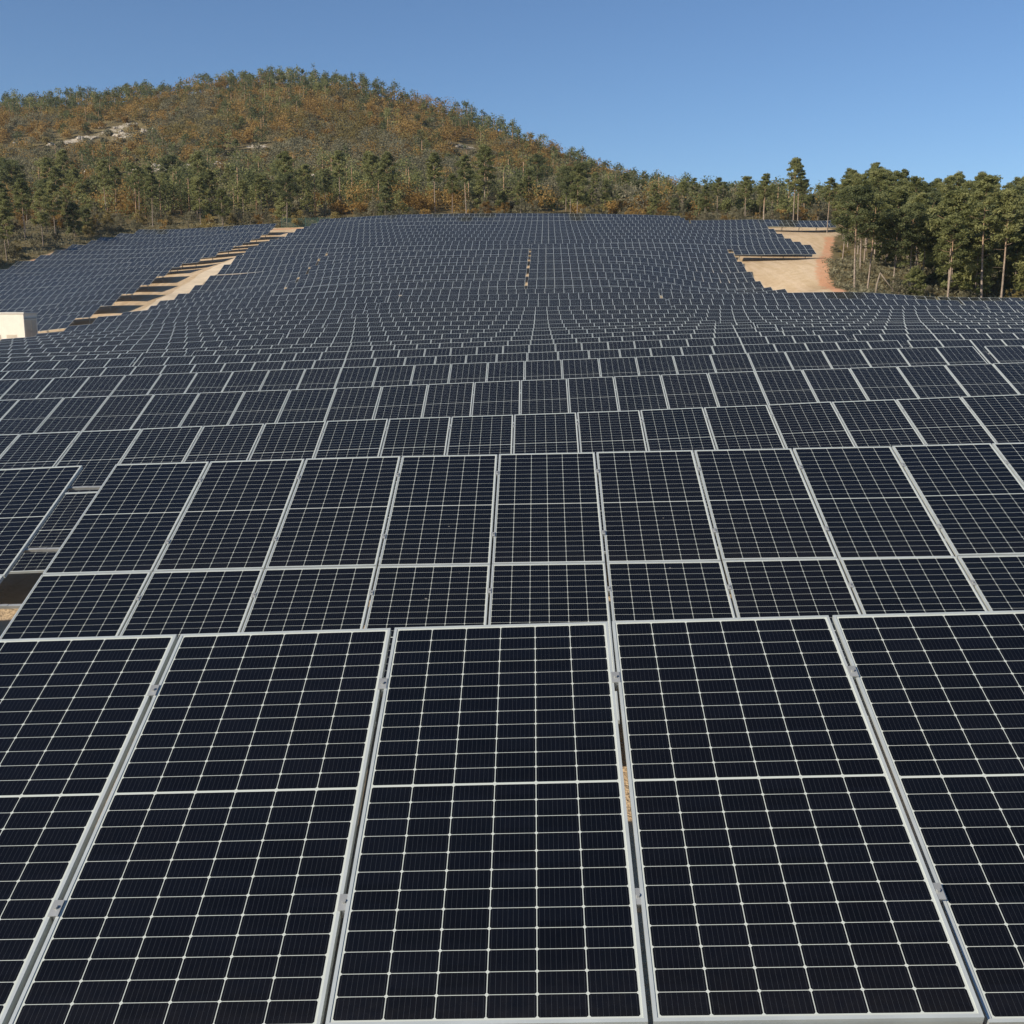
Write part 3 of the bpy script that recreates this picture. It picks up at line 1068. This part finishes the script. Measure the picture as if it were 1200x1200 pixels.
hp, hd, ho, hg, hs = [], [], [], [], []
occ = {}
tries = 0
while tries < 26000:
    tries += 1
    y = math.sqrt(rnd.uniform(240 ** 2, 535 ** 2)); x = rnd.uniform(-y * .53, y * .5)
    px = 600 + F * x / y
    ct = crest_t(px) * CT
    if y > ct + 18: continue
    f = (y - 240) / (ct - 240)
    if near_site(x, y, 4): continue
    dm = 3.5 if y < 420 else 3.7
    cx, cy = int(x // dm), int(y // dm)
    bad = False
    for i in (-1, 0, 1):
        for j in (-1, 0, 1):
            for (a, b) in occ.get((cx + i, cy + j), ()):
                if (a - x) ** 2 + (b - y) ** 2 < dm * dm: bad = True
    if bad: continue
    if in_rock(x, y) and rnd.random() < .93: continue
    if y < 275 and not free(x, y, 3.0): continue
    occ.setdefault((cx, cy), []).append((x, y))
    z = rnd.random()
    low_only = any(abs(x - a) < r * .9 and b - 36 < y < b for a, b, r in rockw)
    nz = .5 + .5 * math.sin(x * .045 + 1.7) * math.sin(y * .05 + .6 + x * .011)
    pn = mnoise.noise(Vector((x * .028, y * .020, 3.3))) + .5 * mnoise.noise(Vector((x * .08, y * .06, 9.1)))
    nz = max(0, min(1, .5 + pn * 1.3))
    z = max(0, min(.999, z + mnoise.noise(Vector((x * .035, y * .028, 21.7))) * .75))
    right = max(0, min(1, (px - 620) / 180))
    if f > .90:
        kind = 'p' if z < .72 else 'o'
    elif f > .52:
        kind = 'p' if z < .12 + .45 * right else ('o' if z < .30 + .50 * nz else ('g' if z < .72 + .1 * nz else 's'))
    elif f > .20:
        kind = 'p' if z < .26 + .45 * right else ('o' if z < .32 + .14 * nz else ('g' if z < .48 else 's'))
    else:
        kind = 'p' if z < .66 else ('s' if z < .86 else 'o')
    if low_only:
        hs.append((x, y, rnd.uniform(1.2, 2.2), rnd.uniform(2.4, 3.6)))
    elif kind == 'p':
        H = rnd.uniform(5.0, 8.6) if f > .9 else 3.6 + 6.4 * rnd.random() ** 1.6
        if px < 640 and f < .2: H *= 1.15
        if right > 0: H *= (1 - .10 * right)
        (hd if rnd.random() < (.85 if f > .45 else .45) else hp).append((x, y, H, H * rnd.uniform(.55, .80) + 1.0))
    else:
        H = 1.8 + 4.6 * rnd.random() ** 1.4
        {'o': ho, 'g': hg, 's': hs}[kind].append((x, y, H * 1.12, H * rnd.uniform(1.0, 1.45) + 1.2))
print('hill', len(hp), len(hd), len(ho), len(hg), len(hs))
stuff_trees('hillside_pines', hp, M['needle'], 'green pines scattered over the hillside, too many to count', 'pine wood', True)
stuff_trees('hillside_dark_pines', hd, M['needle_dark'], 'darker pines mixed over the hill and along its crest', 'pine wood', True)
stuff_trees('hillside_oaks', ho, M['oak_rust'], 'rust-coloured autumn oaks covering the upper hillside', 'oak scrub', False)
stuff_trees('hillside_golden_oaks', hg, M['oak_gold'], 'yellowing oak scrub mixed into the hillside', 'oak scrub', False)
stuff_trees('hillside_scrub', hs, M['scrub'], 'grey-olive scrub covering the middle of the hillside', 'scrub', False)

# limestone outcrops
for i, (x, y, r) in enumerate(rockw):
    for j in range(4):
        rs = np.random.default_rng(i * 7 + j)
        bm_ = bpy.data.meshes.new('rock_outcrop')
        import bmesh
        b = bmesh.new()
        bmesh.ops.create_icosphere(b, subdivisions=3, radius=1)
        ph = rs.uniform(0, 6, 6)
        for v in b.verts:
            c = v.co
            k = 1 + .22 * math.sin(c.x * 4 + ph[0]) * math.sin(c.y * 5 + ph[1]) + .16 * math.sin(c.z * 7 + ph[2] + c.x * 3) + .10 * math.sin(c.x * 13 + c.y * 11 + ph[3])
            v.co = Vector((round(c.x * k * 5) / 5 * .5 + c.x * k * .5, c.y * k, max(-.4, round(c.z * k * 4) / 4 * .6 + c.z * k * .4)))
        b.to_mesh(bm_); b.free()
        bm_.materials.append(M['rock'])
        ox = x + rs.uniform(-1, 1) * r * 1.1; oy = y + rs.uniform(-1, 1) * r * .5
        o = obj('rock_outcrop', bm_, None, (ox, oy, g1(ox, oy)))
        o.scale = (rs.uniform(.09, .24) * r, rs.uniform(.10, .2) * r, rs.uniform(.06, .14) * r)
        o.rotation_euler = (0, 0, rs.uniform(-.4, .4))
        tag(o, 'pale limestone outcrop showing between the trees of the hillside', 'rock', 'limestone outcrops on the hill')

# dry grass and undergrowth along the wood's edge
gv = []
rs = np.random.default_rng(5)
pts = []
while len(pts) < 9000:
    z = rs.random()
    if z < .45: x, y = rs.uniform(36, 105), rs.uniform(117.3, 150)
    elif z < .75: y = rs.uniform(222, 240); x = rs.uniform(-y * .5, y * .3)
    else: y = rs.uniform(140, 224); x = -rs.uniform(73, 110)
    pts.append((x, y))
P_ = np.array(pts)
ok = (~inside(P_[:, 0], P_[:, 1], SITE)) & (seg_dist(P_[:, 0], P_[:, 1], SITE + SITE[:1]) > .6) & (np.abs(P_[:, 0]) < P_[:, 1] * .6 + 5)
P_ = P_[ok]
Gz = ground(P_[:, 0], P_[:, 1])
Cc = []
for (x, y), z in zip(P_, Gz):
    k = 9
    Cc.append(np.stack([x + rs.normal(0, .35, k), y + rs.normal(0, .35, k), z + rs.uniform(.02, .55, k) * rs.uniform(.4, 1.5)], 1))
Cc = np.concatenate(Cc)
V = quads_at(Cc, .30, rs, 0, .45)
m = mesh_arr('undergrowth', V, np.arange(len(V)).reshape(-1, 4), [M['scrub']])
at = m.attributes.new('tint', 'FLOAT', 'POINT'); at.data.foreach_set('value', np.repeat(rs.uniform(.3, 1, len(Cc)), 4).astype(np.float32))
tag(obj('undergrowth', m), 'dry grass and low growth under the edge of the woods', 'undergrowth', None, 'stuff')

# ------------------------------------------------------------------ substation cabin
t0 = 99.0
cxr = (27 - 600) / F * t0
cy = 99.0 * (CT + ((600 - 366) / F) * ST)
top = ray(27, 366)[2] * t0
H_ = 3.0
C_ = empty('substation_cabin', (cxr - 3.0, cy + 1.4, top - H_))
tag(C_, 'cream windowless substation cabin standing left of the sandy road', 'cabin')
b = MB(); b.box(-3.0, 3.0, -1.4, 1.4, 0, H_ - .12)
obj('wall', b.mesh('wall', [M['cabin']]), C_)
b = MB(); b.box(-3.08, 3.08, -1.48, 1.48, H_ - .119, H_)
obj('roof', b.mesh('roof', [M['roof']]), C_)
b = MB(); b.box(-3.15, 3.15, -1.55, 1.55, -1.2, .10)
obj('plinth', b.mesh('plinth', [M['roof']]), C_)
for y0 in (-1.15, .08):
    b = MB(); b.box(3.003, 3.04, y0, y0 + 1.07, .15, 2.3)
    d_ = obj('door', b.mesh('door', [M['cabin_door']]), C_)
    b = MB()
    for q in range(9): b.box(3.041, 3.06, y0 + .18, y0 + .9, .45 + q * .12, .51 + q * .12)
    obj('louvre', b.mesh('louvre', [M['cabin_door']]), d_)
    b = MB(); b.box(3.041, 3.09, y0 + .95, y0 + .99, 1.15, 1.3)
    obj('handle', b.mesh('handle', [M['galv']]), d_)
for x0 in (-.2, 1.3):
    b = MB(); b.box(x0, x0 + .95, -1.425, -1.403, .35, .95)
    for q in range(6): b.box(x0 + .05, x0 + .9, -1.44, -1.426, .40 + q * .09, .44 + q * .09)
    obj('vent', b.mesh('vent', [M['cabin_door']]), C_)

b = MB(); b.box(-1.75, -.75, -1.44, -1.403, .15, 2.2)
d_ = obj('door', b.mesh('door', [M['cabin_door']]), C_)
b = MB()
for q in range(8): b.box(-1.6, -.9, -1.462, -1.441, 1.35 + q * .09, 1.39 + q * .09)
obj('louvre', b.mesh('louvre', [M['cabin_door']]), d_)
b = MB(); b.box(3.003, 3.06, -1.35, 1.35, 2.42, 2.48)
obj('rain_drip', b.mesh('rain_drip', [M['galv']]), C_)

# green mesh fence at the top of the road
x, y = at_px(362, 222)
fe = empty('fence', (x, y, g1(x, y)))
tag(fe, 'short run of dark green mesh fence at the upper end of the road', 'fence')
xs = [-5.5, -3.0, -.5, 2.0, 4.5]
for i, q in enumerate(xs):
    b = MB(); b.box(-.04, .04, -.04, .04, -.3, 1.95)
    obj('fence_post', b.mesh('fence_post', [M['green_mesh']]), fe, (q, 0, g1(x + q, y) - fe.location.z))
b = MB()
for i in range(len(xs) - 1):
    z0 = g1(x + xs[i], y) - fe.location.z; z1 = g1(x + xs[i + 1], y) - fe.location.z
    for q in range(26):
        f = (q + .5) / 26; xx = xs[i] + (xs[i + 1] - xs[i]) * f; zz = z0 + (z1 - z0) * f
        b.box(xx - .012, xx + .012, -.008, .008, zz + .05, zz + 1.85)
    for q in range(7):
        h = .1 + q * .29
        b.tube([(xs[i], .012, z0 + h), (xs[i + 1], .012, z1 + h)], [.014, .014], 4)
obj('mesh_panel', b.mesh('mesh_panel', [M['green_mesh']]), fe)

# ------------------------------------------------------------------ air
hb = MB(); hb.box(-1560, 1560, -960, 2680, -64, 175)
hm = bpy.data.materials.new('haze'); hm.use_nodes = True
ht = hm.node_tree; ht.nodes.clear()
ho_ = ht.nodes.new('ShaderNodeOutputMaterial')
hv = ht.nodes.new('ShaderNodeVolumePrincipled')
hv.inputs['Color'].default_value = (.78, .89, 1, 1)
hv.inputs['Density'].default_value = .00010
hv.inputs['Anisotropy'].default_value = .3
ht.links.new(hv.outputs[0], ho_.inputs['Volume'])
tag(obj('haze', hb.mesh('haze', [hm])), 'thin daylight haze over the field and the hill', 'haze', None, 'stuff')
